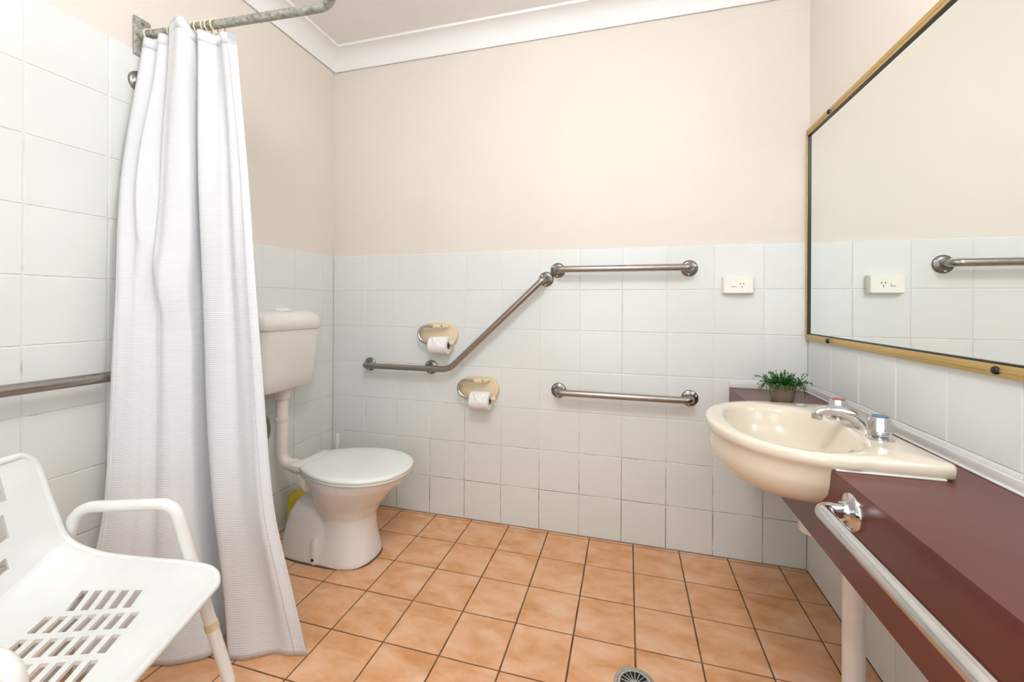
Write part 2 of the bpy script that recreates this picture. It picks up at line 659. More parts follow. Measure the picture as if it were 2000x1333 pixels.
BR = .0155
OFF = -.062
def straight_rail(x0, x1, z, label):
    t = thing('grab_rail', label, 'grab rail', (x0, 0, z), group='steel grab rails on the back wall')
    L = x1-x0
    p = fillet([(0, -.012, 0), (0, OFF, 0), (L, OFF, 0), (L, -.012, 0)], .035)
    tube('bar', p, BR, 'brushed_steel', t, 20)
    make_flange(t, (0, 0, 0), 'Y-')
    make_flange(t, (L, 0, 0), 'Y-')
    return t
straight_rail(1.307, 1.911, 1.298, 'upper straight steel grab rail on the back wall, left of the power outlet')
straight_rail(1.314, 1.916, .705, 'lower straight steel grab rail on the back wall, beside the basin')
ar = thing('grab_rail', 'angled steel grab rail on the back wall rising from beside the toilet', 'grab rail', (.246, 0, .789), group='steel grab rails on the back wall')
LA = [(0, -.012, 0), (0, OFF, 0), (.505, OFF, 0), (1.003, OFF, .466), (1.003, -.012, .466)]
tube('bar', fillet(LA, [0, .033, .10, .033, 0], 10), BR, 'brushed_steel', ar, 20)
make_flange(ar, (0, 0, 0), 'Y-')
make_flange(ar, (.377, 0, .0), 'Y-')
make_flange(ar, (1.003, 0, .466), 'Y-')
tube('stem', [(.377, -.012, 0), (.377, OFF, 0)], .012, 'brushed_steel', ar, 16)

# shower rail on the left wall: level bar, then up behind the curtain
sr = thing('grab_rail', 'steel shower grab rail running along the left wall behind the curtain', 'grab rail', (0, -1.003, .89))
sp = fillet([(.012, -1.28, 0), (.064, -1.28, 0), (.064, 0, 0), (.064, 0, 1.0), (.012, 0, 1.0)], [0, .035, .07, .035, 0], 8)
tube('bar', sp, .0165, 'brushed_steel', sr, 20)
make_flange(sr, (0, -1.28, 0), 'X+')
make_flange(sr, (0, 0, 1.0), 'X+', .037)
make_flange(sr, (0, -.0, .12), 'X+')
tube('stem', [(.012, 0, .12), (.064, 0, .12)], .012, 'brushed_steel', sr, 16)

# ------------------------------------------------------------------ power outlet
po = thing('power_outlet', 'white single power outlet with rocker switch on the back wall', 'power outlet', (2.108, 0, 1.218))
bm = bmesh.new()
def rrect(w, h, r, n=5):
    out = []
    for cx, cy, a0 in ((w/2-r, h/2-r, 0), (-w/2+r, h/2-r, pi/2), (-w/2+r, -h/2+r, pi), (w/2-r, -h/2+r, 1.5*pi)):
        for k in range(n+1):
            a = a0+k/n*pi/2
            out.append((cx+r*cos(a), cy+r*sin(a)))
    return out
rr = [[(x, y, z) for x, z in rrect(w, h, r)] for w, h, r, y in ((.126, .078, .005, .0), (.126, .078, .005, -.010), (.122, .074, .005, -.020), (.118, .070, .005, -.0275), (.114, .066, .005, -.030))]
add_loft(bm, rr)
from_bm('mounting_block', bm, 'outlet_plastic', po, angle=30)
box('rocker_switch', (-.027, -.0338, -.006), (-.011, -.0295, .006), 'outlet_plastic', po, .001)
box('switch_gap', (-.0285, -.0306, -.0078), (-.0095, -.0292, -.0058), 'rubber_grey', po)
for dx, dz, a in ((.0135-.0065, .006, .5), (.0135+.0065, .006, -.5), (.0135, -.007, 0)):
    bm = bmesh.new()
    add_box(bm, (-.0012, -.0307, -.0042), (.0012, -.0295, .0042))
    bmesh.ops.rotate(bm, cent=(0, 0, 0), matrix=Matrix.Rotation(a, 3, 'Y'), verts=bm.verts[:])
    bmesh.ops.translate(bm, vec=(dx, 0, dz), verts=bm.verts[:])
    from_bm('pin_slot', bm, 'dark_void', po)

# ------------------------------------------------------------------ toilet roll holders and rolls
def roll_holder(cx, cz, which):
    t = thing('toilet_roll_holder', 'cream oval toilet roll holder with chrome hoop, '+which, 'roll holder', (cx, 0, cz), group='toilet roll holders on the back wall')
    # oval back plate
    rings = []
    for s, y in ((1, 0), (1, -.010), (.985, -.015), (.95, -.018)):
        r = .0625
        pts = []
        for k in range(40):
            a = 2*pi*k/40
            x = .056*(1 if cos(a) >= 0 else -1)*0 + cos(a)*r
            x += .046 if cos(a) > 0 else -.046
            pts.append((x*s, y, sin(a)*r*s))
        rings.append(pts)
    bm = bmesh.new()
    add_loft(bm, rings)
    from_bm('back_plate', bm, 'cream_plastic', t)
    # chrome hoop, left end, standing off the wall
    hy = -.052
    zt, zb, xl = .046, -.040, -.052
    path = [(-.002, hy, zt)]
    for k in range(17):
        a = pi/2+pi*k/16
        path.append((xl+.046*cos(a), hy, (zt+zb)/2+(zt-zb)/2*sin(a)))
    path.append((.085, hy, zb))
    tube('hoop', path, .0085, 'chrome', t, 16)
    # cream sleeve at the top that returns to the plate
    tube('sleeve', fillet([(-.012, hy, zt), (.040, hy, zt), (.056, -.012, zt)], .012), .0105, 'cream_plastic', t, 16)
    tube('stop_pin', [(.038, hy-.010, zt+.003), (.038, hy-.0135, zt+.003)], .004, 'rubber_grey', t, 12)
    lathe('end_knob', [(0, 0), (.011, 0), (.0125, .006), (.0125, .016), (.009, .022), (0, .023)], 'cream_plastic', t, (.082, hy, zb), 'X', 20)
    return t

def toilet_roll(cx, cz, which):
    t = thing('toilet_roll', 'white toilet paper roll with sheet end folded to a point, '+which, 'toilet roll', (cx, -.052, cz), group='toilet rolls on the back wall')
    R, w = .0455, .102
    bm = bmesh.new()
    add_lathe(bm, [(.021, -w/2), (R-.003, -w/2), (R, -w/2+.003), (R, w/2-.003), (R-.003, w/2), (.021, w/2), (.021, -w/2)], 40, (0, 0, 0), 'X')
    from_bm('paper', bm, 'paper_white', t)
    bm = bmesh.new()
    add_lathe(bm, [(.0185, -w/2+.001), (.0209, -w/2+.001), (.0209, w/2-.001), (.0185, w/2-.001), (.0185, -w/2+.001)], 32, (0, 0, 0), 'X')
    from_bm('cardboard_core', bm, 'cardboard', t)
    # folded V-shaped sheet end wrapped on the front of the roll
    bm = bmesh.new()
    n = 10
    rows_ = []
    for i in range(n+1):
        f = i/n
        hw = (w/2-.010)*(1-f)*.85+.001
        a = pi/2+.25+f*1.15           # angle from +z over the top towards -y
        rr_ = R+.0015+.0012*f
        y, z = cos(a)*rr_, sin(a)*rr_
        rows_.append([bm.verts.new((-hw-.012, y, z)), bm.verts.new((-.012, y-.0006, z)), bm.verts.new((hw-.012, y, z))])
    for a, b in zip(rows_, rows_[1:]):
        for k in range(2):
            bm.faces.new((a[k], a[k+1], b[k+1], b[k]))
    o = from_bm('folded_sheet', bm, 'paper_white', t)
    sm = o.modifiers.new('thickness', 'SOLIDIFY')
    sm.thickness = .003
    return t
roll_holder(.672, .965, 'above the angled rail')
roll_holder(.900, .692, 'below the angled rail')
toilet_roll(.672+.024, .965-.040-.0125, 'on the upper holder')
toilet_roll(.900+.024, .692-.040-.0125, 'on the lower holder')

# ------------------------------------------------------------------ mirror
mz0, mz1, my0, my1 = .983, 1.878, -.003, -1.93
mi = thing('mirror', 'large wall mirror in a narrow gold frame above the vanity', 'mirror', (W, (my0+my1)/2, mz0))
yc = (my0+my1)/2
def mbox(name, lo, hi, mat, bev=0):
    bm = bmesh.new()
    add_box(bm, lo, hi, bev)
    bmesh.ops.translate(bm, vec=(-W, -yc, -mz0), verts=bm.verts[:])
    return from_bm(name, bm, mat, mi)
FWD = .026
mbox('glass', (W-.0045, my1+.01, mz0+.01), (W-.0015, my0-.01, mz1-.01), 'mirror_silver')
frames = [('frame_rail', (W-.012, my1, mz0), (W, my0, mz0+FWD)), ('frame_rail', (W-.012, my1, mz1-FWD), (W, my0, mz1)),
          ('frame_stile', (W-.012, my0-.014, mz0+FWD), (W, my0, mz1-FWD)), ('frame_stile', (W-.012, my1, mz0+FWD), (W, my1+FWD, mz1-FWD))]
for n_, lo, hi in frames:
    fr = mbox(n_, lo, hi, 'gold_anodised', .0018)
# raised bead along the rails
for zb_ in (mz0+.013, mz1-.013):
    mbox('bead', (W-.0136, my1+.004, zb_-.003), (W-.0115, my0-.004, zb_+.003), 'gold_anodised', .0008)
# black gasket inside the frame
for lo, hi in (((W-.0105, my1+FWD, mz0+FWD), (W-.004, my0-.014, mz0+FWD+.004)), ((W-.0105, my1+FWD, mz1-FWD-.004), (W-.004, my0-.014, mz1-FWD)),
               ((W-.0105, my0-.020, mz0+FWD), (W-.004, my0-.014, mz1-FWD)), ((W-.0105, my1+FWD, mz0+FWD), (W-.004, my1+FWD+.006, mz1-FWD))):
    mbox('gasket', lo, hi, 'black_plastic')
for ys in (-.215, -.965, -1.71):
    for zs in (mz0+.013, mz1-.013):
        bm = bmesh.new()
        add_lathe(bm, [(0, -.019), (.006, -.018), (.0085, -.0155), (.009, -.011), (0, -.011)], 20, (W, ys, zs), 'X')
        bmesh.ops.translate(bm, vec=(-W, -yc, -mz0), verts=bm.verts[:])
        from_bm('screw_cap', bm, 'black_plastic', mi)

# ------------------------------------------------------------------ vanity counter
XF, ZT, ZB = 2.079, .764, .563
YE = -2.60
vc = thing('vanity_counter', 'long burgundy laminate vanity counter along the right wall', 'counter', (XF, 0, 0))
BXC, BYC = 2.085, -.702           # basin centre
# top slab with a notch for the basin
bm = bmesh.new()
XS = XF+.018
pts = [(XS, -.003), (XS, -.445), (2.26, -.445), (2.26, -.955), (XS, -.955), (XS, YE), (W-.001, YE), (W-.001, -.003)]
add_prism(bm, [(x-XF, y, ZT-.03) for x, y in pts], (0, 0, .03))
from_bm('top', bm, 'burgundy_laminate', vc, smooth=False)
# fascia with a curved cut-out under the basin
cut = []
for k in range(13):
    a = pi*k/12
    cut.append((BYC+.238*cos(a)*(1 if True else 1), max(.642, ZT-.02-.118*sin(a)**.6)))
cut = [(BYC+.25, ZT)]+cut+[(BYC-.25, ZT)]
bm = bmesh.new()
poly = [(-.003, ZT), ]+cut+[(YE, ZT), (YE, ZB), (-.003, ZB)]
add_prism(bm, [(0, y, z) for y, z in poly], (.018, 0, 0))
from_bm('fascia', bm, 'burgundy_laminate', vc, smooth=False)
# white upstand strips against the tiles
box('upstand', (W-.012-XF, YE, ZT), (W-.0005-XF, -.001, ZT+.026), 'upstand_white', vc, .002)
box('upstand', (.0, -.012, ZT), (W-.012-XF, -.0005, ZT+.026), 'upstand_white', vc, .002)
box('sealant_bead', (W-.017-XF, YE, ZT), (W-.011-XF, -.001, ZT+.005), 'plastic_white', vc, .002)
box('end_support', (.02, YE, 0), (W-.002-XF, YE+.018, ZT-.03), 'burgundy_laminate', vc)

# front rail on the fascia
fr_ = thing('towel_rail', 'bright chrome rail with round flange on the front of the burgundy counter', 'rail', (XF, -1.066, .712))
tube('bar', fillet([(-.012, 0, 0), (-.058, 0, 0), (-.058, -1.15, 0), (-.012, -1.15, 0)], .03, 10), .0145, 'chrome', fr_, 24)
make_flange(fr_, (0, 0, 0), 'X-', .037, 'chrome', .010, pi/2)
make_flange(fr_, (0, -1.15, 0), 'X-', .037, 'chrome', .010, pi/2)

# ------------------------------------------------------------------ basin
ZR = .796
bs = thing('basin', 'cream ceramic semi-recessed hand basin set into the burgundy counter', 'basin', (BXC, BYC, ZT))
NB = 112
xb, hwid, xfr, xs = 2.308, .287, 1.871, 2.13
def outer_pt(a, grow=0):
    """intersection of a ray from the centre with the D-shaped outline"""
    dx, dy = cos(a), sin(a)
    lo, hi = 0, 1.0
    def inside(r):
        x, y = BXC+dx*r, dy*r
        if x > xs:
            rc_ = .022
            qx, qy = x-(xb-rc_), abs(y)-(hwid-.004-rc_)
            if qx > 0 and qy > 0:
                return qx*qx+qy*qy < rc_*rc_
            return x < xb and abs(y) < hwid-.004
        e = 2.15
        return (abs(x-xs)/(xs-xfr))**e+(abs(y)/hwid)**e < 1
    for _ in range(40):
        m_ = (lo+hi)/2
        if inside(m_):
            lo = m_
        else:
            hi = m_
    return (BXC+dx*(lo+grow), BYC+dy*(lo+grow))
def inner_pt(a, s=1.0, dx=0):
    e = 2.3
    ax = .150
    c, s_ = cos(a), sin(a)
    r = (abs(c/ax)**e+abs(s_/.231)**e)**(-1/e)
    # tap ledge pushes into the bowl at the back
    k = max(0, c)**2*exp(-(s_/.75)**2)
    r -= .006*k
    return (BXC-.012+dx+c*r*s, BYC-.008+s_*r*s)
ang = [2*pi*(k+.5)/NB for k in range(NB)]
rings = []
def ring_o(g, z, sc=1.0, sh=0):
    out = []
    for a in ang:
        x, y = outer_pt(a, g)
        x = BXC+sh+(x-BXC)*sc
        y = BYC+(y-BYC)*sc
        out.append((x-BXC, y-BYC, z-ZT))
    return out
def ring_body(t, z):
    """underside: blends from the rim outline to a bathtub-like ellipse"""
    out = []
    for a in ang:
        x, y = outer_pt(a, -.012)
        ex, ey = 2.085+.205*cos(a), BYC+.262*sin(a)
        bx, by = 2.09+(.17)*cos(a), BYC+.195*sin(a)
        if t < .4:
            u = t/.4
            px, py = x+(ex-x)*u, y+(ey-y)*u
        else:
            u = (t-.4)/.6
            px, py = ex+(bx-ex)*u, ey+(by-ey)*u
        px = min(px, 2.25)
        out.append((px-BXC, py-BYC, z-ZT))
    return out
bot = [(0.03*cos(a)+.005, .03*sin(a), .632-ZT) for a in ang]
rings.append(bot)
rings.append([(.10*cos(a)+.005, .12*sin(a), .634-ZT) for a in ang])
rings.append([(.14*cos(a)+.005, .165*sin(a), .640-ZT) for a in ang])
rings.append(ring_body(1.0, .653))
rings.append(ring_body(.72, .672))
rings.append(ring_body(.45, .70))
rings.append(ring_body(.25, .727))
rings.append(ring_body(.08, .752))
rings.append(ring_o(-.008, ZT+.0005))
rings.append(ring_o(-.001, ZT+.006))
rings.append(ring_o(0, ZT+.014))
rings.append(ring_o(0, ZR-.010))
rings.append(ring_o(-.003, ZR-.003))
rings.append(ring_o(-.010, ZR))
def ring_i(s, z, dx=0):
    return [(inner_pt(a, s, dx)[0]-BXC, inner_pt(a, s, dx)[1]-BYC, z-ZT) for a in ang]
rings.append(ring_i(1.06, ZR-.001))
rings.append(ring_i(1.0, ZR-.004))
rings.append(ring_i(.965, ZR-.014))
rings.append(ring_i(.93, ZR-.034))
rings.append(ring_i(.88, ZR-.062))
rings.append(ring_i(.78, ZR-.092))
rings.append(ring_i(.62, ZR-.113))
rings.append(ring_i(.40, ZR-.124))
rings.append(ring_i(.14, ZR-.130))
bm = bmesh.new()
add_loft(bm, rings)
from_bm('bowl', bm, 'basin_ceramic', bs, angle=60)
lathe('waste_ring', [(0, .002), (.012, .002), (.016, .004), (.021, .0045), (.022, .002), (.022, -.004)], 'chrome', bs, (-.012, -.008, ZR-.131-ZT), 'Z', 28)
lathe('overflow', [(0, 0), (.007, 0), (.009, .0012), (.0105, 0)], 'chrome', bs, (-.125, -.008, ZR-.045-ZT), 'X', 20)
# small printed mark on the bowl's rear slope (no lettering is legible in the photograph)
tube('printed_mark', [(.105, -.094, ZR-.040-ZT), (.1065, -.102, ZR-.0385-ZT), (.1105, -.104, ZR-.034-ZT)], .0009, 'rubber_grey', bs, 6)
box('sealant_bead', (XF+.004-BXC, -hwid+.002, 0.0), (xb-.028-BXC, -hwid+.010, .0045), 'plastic_white', bs, .002)
# waste plumbing under the bowl
lathe('bottle_trap', [(0, .494-ZT), (.026, .496-ZT), (.031, .502-ZT), (.031, .57-ZT), (.018, .582-ZT), (.018, .640-ZT), (0, .640-ZT)], 'pvc_white', bs, (2.138-BXC, -.010, 0), 'Z', 28)
tube('waste_pipe', fillet([(2.138-BXC, -.012, .545-ZT), (2.235-BXC, -.018, .545-ZT), (2.235-BXC, -.018, .50-ZT)], .03), .019, 'pvc_white', bs, 20)
lathe('floor_pipe', [(0, -ZT), (.034, -ZT), (.034, .008-ZT), (.0255, .012-ZT), (.0255, .530-ZT), (0, .530-ZT)], 'pvc_white', bs, (2.235-BXC, -.018, 0), 'Z', 28)

# ------------------------------------------------------------------ taps and spout
def tap(x, y, label, dot):
    t = thing('basin_tap', label, 'tap', (x, y, ZR-.001), group='chrome basin taps')
    lathe('base', [(0, 0), (.0285, 0), (.0285, .003), (.024, .0065), (.015, .009), (.0125, .014), (0, .014)], 'chrome', t)
    bm = bmesh.new()
    n = 8
    def ringk(r, z, soft):
        return [((r*(1-soft*(1-cos(n*a))/2))*cos(a), (r*(1-soft*(1-cos(n*a))/2))*sin(a), z) for a in [2*pi*k/64 for k in range(64)]]
    add_loft(bm, [ringk(.013, .012, 0), ringk(.020, .0145, .0), ringk(.0268, .022, .05), ringk(.0272, .026, .06), ringk(.0235, .045, .08), ringk(.0215, .0545, .08), ringk(.0195, .0565, .04)])
    from_bm('handle', bm, 'chrome', t, angle=25)
    lathe('colour_disc', [(0, .0568), (.0165, .0568), (.0165, .0582), (.015, .059), (0, .059)], dot, t)
tap(2.243, -.607, 'chrome hot tap with red disc, on the far side of the spout', 'red_dot')
tap(2.250, -.806, 'chrome cold tap with blue disc, on the near side of the spout', 'blue_dot')
st = thing('basin_spout', 'low curved chrome spout between the two taps on the basin', 'spout', (2.263, -.712, ZR-.001))
rings = []
prof = [(.0, 0.0, .029, .024), (-.004, .010, .028, .0235), (-.016, .024, .026, .0205), (-.036, .037, .0225, .0165), (-.062, .0445, .020, .0145), (-.088, .045, .018, .013), (-.108, .041, .0165, .012), (-.118, .035, .015, .010)]
for i, (px, pz, wy, th) in enumerate(prof):
    a, b = prof[max(i-1, 0)], prof[min(i+1, len(prof)-1)]
    tx, tz = b[0]-a[0], b[1]-a[1]
    L = sqrt(tx*tx+tz*tz)
    nx, nz = tz/L, -tx/L
    rings.append([(px+nx*th*sin(q)*(1.0), wy*cos(q), max(0.0, pz+nz*th*sin(q))) for q in [2*pi*k/28 for k in range(28)]])
bm = bmesh.new()
add_loft(bm, rings)
from_bm('body', bm, 'chrome', st, angle=60)
lathe('aerator', [(0, 0), (.0125, 0), (.0135, .003), (.0135, .014), (0, .016)], 'chrome', st, (-.114, 0, .018))
lathe('foot_ring', [(0, 0), (.028, 0), (.028, .002), (.025, .004), (0, .004)], 'chrome', st)

# ------------------------------------------------------------------ potted plant
pp = thing('potted_plant', 'small green trailing plant in a grey pot on the counter', 'potted plant', (2.213, -.240, ZT))
lathe('pot', [(0, 0), (.034, 0), (.038, .004), (.046, .060), (.046, .066), (.042, .066), (.040, .056), (0, .054)], 'pot_concrete', pp, seg=36)
lathe('soil', [(0, .056), (.040, .056), (.0395, .052), (0, .05)], 'dark_void', pp, seg=24)
rp = random.Random(11)
bm = bmesh.new()
def leaf_at(bm, p, d, up, L, wd_):
    d = d.normalized()
    s = d.cross(up)
    if s.length < 1e-4:
        s = Vector((1, 0, 0))
    s.normalize()
    n = s.cross(d)
    a = bm.verts.new(p)
    b = bm.verts.new(p+d*L*.5+s*wd_+n*L*.06)
    c = bm.verts.new(p+d*L-n*L*.1)
    e = bm.verts.new(p+d*L*.5-s*wd_+n*L*.06)
    f = bm.verts.new(p+d*L*.5-n*L*.02)
    bm.faces.new((a, b, f)); bm.faces.new((b, c, f)); bm.faces.new((c, e, f)); bm.faces.new((e, a, f))
for k in range(150):
    az = rp.uniform(0, 2*pi)
    r0 = rp.uniform(0, .036)
    p = Vector((r0*cos(az), r0*sin(az), .058))
    out = rp.uniform(.2, 1.0)
    d = Vector((cos(az)*out, sin(az)*out, rp.uniform(.7, 1.3))).normalized()
    steps = rp.randint(3, 7)
    droop = rp.uniform(.2, .75)*out
    for i in range(steps):
        q = p+d*.0085
        # keep trailing stems outside the pot wall and above the counter
        rad_ = sqrt(q.x*q.x+q.y*q.y)
        if q.z < .068 and .03 < rad_ < .052:
            q.x, q.y = q.x*.054/rad_, q.y*.054/rad_
        if q.z < .016:
            break
        # stem
        sd = d.cross(Vector((0, 0, 1)))
        sd = (sd.normalized() if sd.length > 1e-4 else Vector((1, 0, 0)))*.0007
        v = [bm.verts.new(p-sd), bm.verts.new(p+sd), bm.verts.new(q+sd), bm.verts.new(q-sd)]
        bm.faces.new(v)
        for s in (0, 1, 2):
            dv = Vector((rp.uniform(-1, 1), rp.uniform(-1, 1), rp.uniform(-.3, 1)))+d*.6
            leaf_at(bm, q, dv, Vector((0, 0, 1)), rp.uniform(.006, .011), rp.uniform(.0022, .0036))
        d = (d+Vector((0, 0, -droop))).normalized()
        p = q
fo = from_bm('foliage', bm, 'leaf_green', pp, smooth=False)
fo['kind'] = 'stuff'

# ------------------------------------------------------------------ floor drain
fd = thing('floor_drain', 'round metal floor drain grate set in the terracotta tiles', 'drain', (1.668, -.765, 0))
lathe('rim', [(.0515, -.002), (.0515, .0035), (.0595, .0035), (.0615, .002), (.0625, -.002)], 'drain_metal', fd, seg=48)
lathe('cover_ring', [(.0425, -.001), (.0425, .0042), (.0498, .0042), (.0503, .003), (.0503, -.001)], 'drain_metal', fd, seg=48)
lathe('hub', [(0, .0042), (.013, .0042), (.0135, .0035), (.0135, -.001)], 'drain_metal', fd, seg=32)
lathe('pit', [(0, .0006), (.0515, .0006), (.0515, -.0015), (0, -.0015)], 'dark_void', fd, seg=40)
for k in range(18):
    a = 2*pi*(k+.5)/18
    bm = bmesh.new()
    add_box(bm, (.0125, -.0015, -.0005), (.043, .0015, .0040), .0004, 1)
    bmesh.ops.rotate(bm, cent=(0, 0, 0), matrix=Matrix.Rotation(a, 3, 'Z'), verts=bm.verts[:])
    from_bm('spoke', bm, 'drain_metal', fd)

# ------------------------------------------------------------------ toilet pan
TY = -.430
tl = thing('toilet', 'white ceramic toilet with closed lid against the left wall', 'toilet', (0, TY, 0))
def egg(x0, x1, hw, n=48, e=2.2, xm=.55):
    """closed outline, widest at fraction xm"""
    out = []
    c = x0+(x1-x0)*xm
    for k in range(n):
        a = 2*pi*k/n
        ca, sa = cos(a), sin(a)
        rx = (x1-c) if ca >= 0 else (c-x0)
        out.append((c+rx*abs(ca)**(2/e)*(1 if ca >= 0 else -1), hw*abs(sa)**(2/e)*(1 if sa >= 0 else -1)))
    return out
bm = bmesh.new()
sec = [(0.0, .25, .572, .124, 2.6, .55), (.012, .25, .573, .125, 2.6, .55), (.05, .26, .566, .118, 2.5, .55), (.11, .28, .556, .108, 2.3, .55), (.165, .295, .553, .104, 2.2, .55), (.195, .292, .558, .108, 2.1, .55),
       (.24, .28, .585, .126, 2.0, .52), (.30, .265, .642, .158, 2.0, .52), (.345, .255, .688, .178, 2.0, .52), (.37, .25, .700, .184, 2.1, .52), (.383, .25, .702, .185, 2.1, .52), (.388, .255, .698, .181, 2.1, .52)]
add_loft(bm, [[(x, y, z) for x, y in egg(a, b, h, e=e, xm=xm)] for z, a, b, h, e, xm in sec])
# outlet hump at the rear
sec2 = [(0.0, .108, .50, .123, 2.8), (.012, .108, .50, .124, 2.8), (.06, .114, .50, .117, 2.7), (.12, .126, .50, .108, 2.6), (.18, .146, .48, .098, 2.5), (.22, .172, .46, .086, 2.4), (.247, .204, .43, .070, 2.2), (.262, .244, .41, .051, 2.1), (.27, .29, .39, .028, 2.0)]
add_loft(bm, [[(x, y, z) for x, y in egg(a, b, h, e=e, xm=.5)] for z, a, b, h, e in sec2])
# bolt bosses
for s in (-1, 1):
    add_lathe(bm, [(0, 0), (.030, 0), (.029, .05), (.025, .09), (.014, .115), (0, .122)], 24, (.345, s*.098, 0))
# rear inlet block
rg = []
for x, hw_, z0, z1 in ((.165, .036, .335, .385), (.19, .05, .325, .387), (.24, .105, .315, .388), (.30, .13, .29, .386)):
    rg.append([(x, y*hw_/.5, z0+(z1-z0)*(zz+.5)) for y, zz in rrect(1, 1, .3)])
add_loft(bm, rg)
pan = from_bm('pan', bm, 'ceramic_white', tl)
rm = pan.modifiers.new('merge', 'REMESH')
rm.mode = 'VOXEL'
rm.voxel_size = .0055
rm.use_smooth_shade = True
sm = pan.modifiers.new('soften', 'SMOOTH')
sm.factor = .5
sm.iterations = 8
for s in (-1, 1):
    lathe('bolt_hole', [(0, 0), (.0065, 0), (.0065, .002), (.004, .004), (0, .004)], 'dark_void', tl, (.345, s*.1268-.002, .026), 'Y', 16)
bm = bmesh.new()
add_loft(bm, [[(x, y, z) for x, y in egg(.104+g, .576-g, .128-g, e=2.9, xm=.5)] for z, g in ((0.0, 0), (.004, .0), (.007, .004))])
from_bm('sealant_line', bm, 'sealant', tl)
LIDP = [(.258, .112), (.30, .138), (.34, .160), (.39, .180), (.45, .194), (.51, .197), (.57, .188), (.62, .170), (.665, .140), (.70, .102), (.716, .060), (.7245, .024), (.726, 0)]
def lid_ring(z, inset):
    half = catmull(LIDP, 48)
    pts = [(x, y) for x, y in half]+[(x, -y) for x, y in reversed(half[:-1])]
    cx_ = .49
    out = []
    for x, y in pts:
        k = 1-inset/.2
        out.append((cx_+(x-cx_)*(1-inset/.24), y*k, z))
    return out
bm = bmesh.new()
add_loft(bm, [lid_ring(.386, .012), lid_ring(.387, .004), lid_ring(.391, .0015), lid_ring(.397, .002), lid_ring(.399, .008)])
from_bm('seat', bm, 'plastic_white', tl, angle=60)
bm = bmesh.new()
add_loft(bm, [lid_ring(.3995, .008), lid_ring(.4005, .001), lid_ring(.405, -.0005), lid_ring(.411, .0015), lid_ring(.4155, .007), lid_ring(.4175, .018), lid_ring(.4185, .06), lid_ring(.419, .15)])
from_bm('lid', bm, 'plastic_white', tl, angle=60)
bm = bmesh.new()
add_prism(bm, [(.206, .105, .387), (.262, .113, .387), (.262, -.113, .387), (.206, -.105, .387)], (0, 0, .024), .004, 2)
from_bm('hinge_plate', bm, 'plastic_white', tl)

# ------------------------------------------------------------------ cistern and flush pipe
CY0, CY1 = -.645, -.303
cyc = (CY0+CY1)/2
ci = thing('cistern', 'white plastic toilet cistern fixed to the left wall above the toilet', 'cistern', (0, cyc, .745))
hw = (CY1-CY0)/2
def crect(xf, h, z, r=.035):
    pts = []
    n = 6
    for cx, cy, a0 in ((xf-r, h-r, 0), (.006, h-.006, pi/2), (.006, -h+.006, pi), (xf-r, -h+r, 1.5*pi)):
        rr_ = r if cx > .05 else .005
        for k in range(n+1):
            a = a0+k/n*pi/2
            pts.append((cx+rr_*cos(a), cy+rr_*sin(a), z-.745))
    return pts
bm = bmesh.new()
add_loft(bm, [crect(.118, hw-.045, .7255, .03), crect(.140, hw-.027, .729, .032), crect(.150, hw-.020, .738), crect(.158, hw-.012, .81), crect(.166, hw-.004, .92), crect(.172, hw-.001, 1.004)])
from_bm('tank', bm, 'cistern_plastic', ci, angle=50)
bm = bmesh.new()
add_loft(bm, [crect(.174, hw+.001, 1.0045), crect(.178, hw+.004, 1.008), crect(.179, hw+.005, 1.040), crect(.176, hw+.002, 1.058), crect(.168, hw-.006, 1.073, .04), crect(.150, hw-.022, 1.0845, .045), crect(.115, hw-.055, 1.090, .05), crect(.09, hw-.09, 1.0915, .03)])
from_bm('lid', bm, 'cistern_plastic', ci, angle=60)
lathe('flush_button', [(0, .345), (.032, .345), (.032, .352), (.026, .358), (0, .359)], 'plastic_white', ci, (.095, 0, 0), 'Z', 32)
py = TY-.018-cyc
pipe = tube('flush_pipe', fillet([(.075, py, -.008), (.075, py, .378-.745), (.20, py+.010, .358-.745)], [0, .055, 0], 10), .027, 'pvc_white', ci, 24)
lathe('pipe_collar', [(.026, 0), (.0305, 0), (.031, .004), (.031, .012), (.0305, .016), (.026, .016)], 'pvc_white', pipe, (.075, py, .575-.745), 'Z', 28)
lathe('pipe_nut', [(.026, -.045), (.034, -.045), (.036, -.04), (.036, -.004), (.034, .004), (0, .004)], 'pvc_white', pipe, (.075, py, -.022), 'Z', 28)
tube('pipe_sleeve', [(.135, py+.005, .3685-.745), (.195, py+.0095, .3588-.745)], .031, 'pvc_white', pipe, 24)
hose = fillet([(.05, -.572-cyc, -.008), (.05, -.572-cyc, .66-.745), (.05, -.500-cyc, .59-.745), (.05, -.495-cyc, .52-.745), (.045, -.56-cyc, .44-.745), (.030, -.60-cyc, .36-.745), (.004, -.60-cyc, .35-.745)], .06, 8)
tube('water_hose', hose, .0075, 'braided_steel', ci, 14)

# ------------------------------------------------------------------ brush and yellow tub behind the toilet
tb = thing('toilet_brush', 'white toilet brush standing in its holder in the corner behind the toilet', 'toilet brush', (.088, -.072, 0))
lathe('holder', [(0, 0), (.048, 0), (.050, .006), (.046, .12), (.044, .125), (.040, .12), (.040, .01), (0, .01)], 'plastic_white', tb)
lathe('handle', [(0, .012), (.030, .014), (.032, .08), (.012, .10), (.0085, .12), (.0085, .33), (.0115, .36), (.0125, .395), (.011, .402), (0, .403)], 'plastic_white', tb, seg=24)
yt = thing('cleaner_bottle', 'yellow plastic bottle with white cap on the floor behind the toilet', 'bottle', (.072, -.335, 0))
bm = bmesh.new()
add_loft(bm, [[(x, y, z) for x, y in rrect(w_, d_, .018)] for w_, d_, z in ((.062, .092, 0), (.068, .098, .006), (.068, .098, .13), (.066, .094, .165), (.052, .07, .192), (.036, .036, .205))])
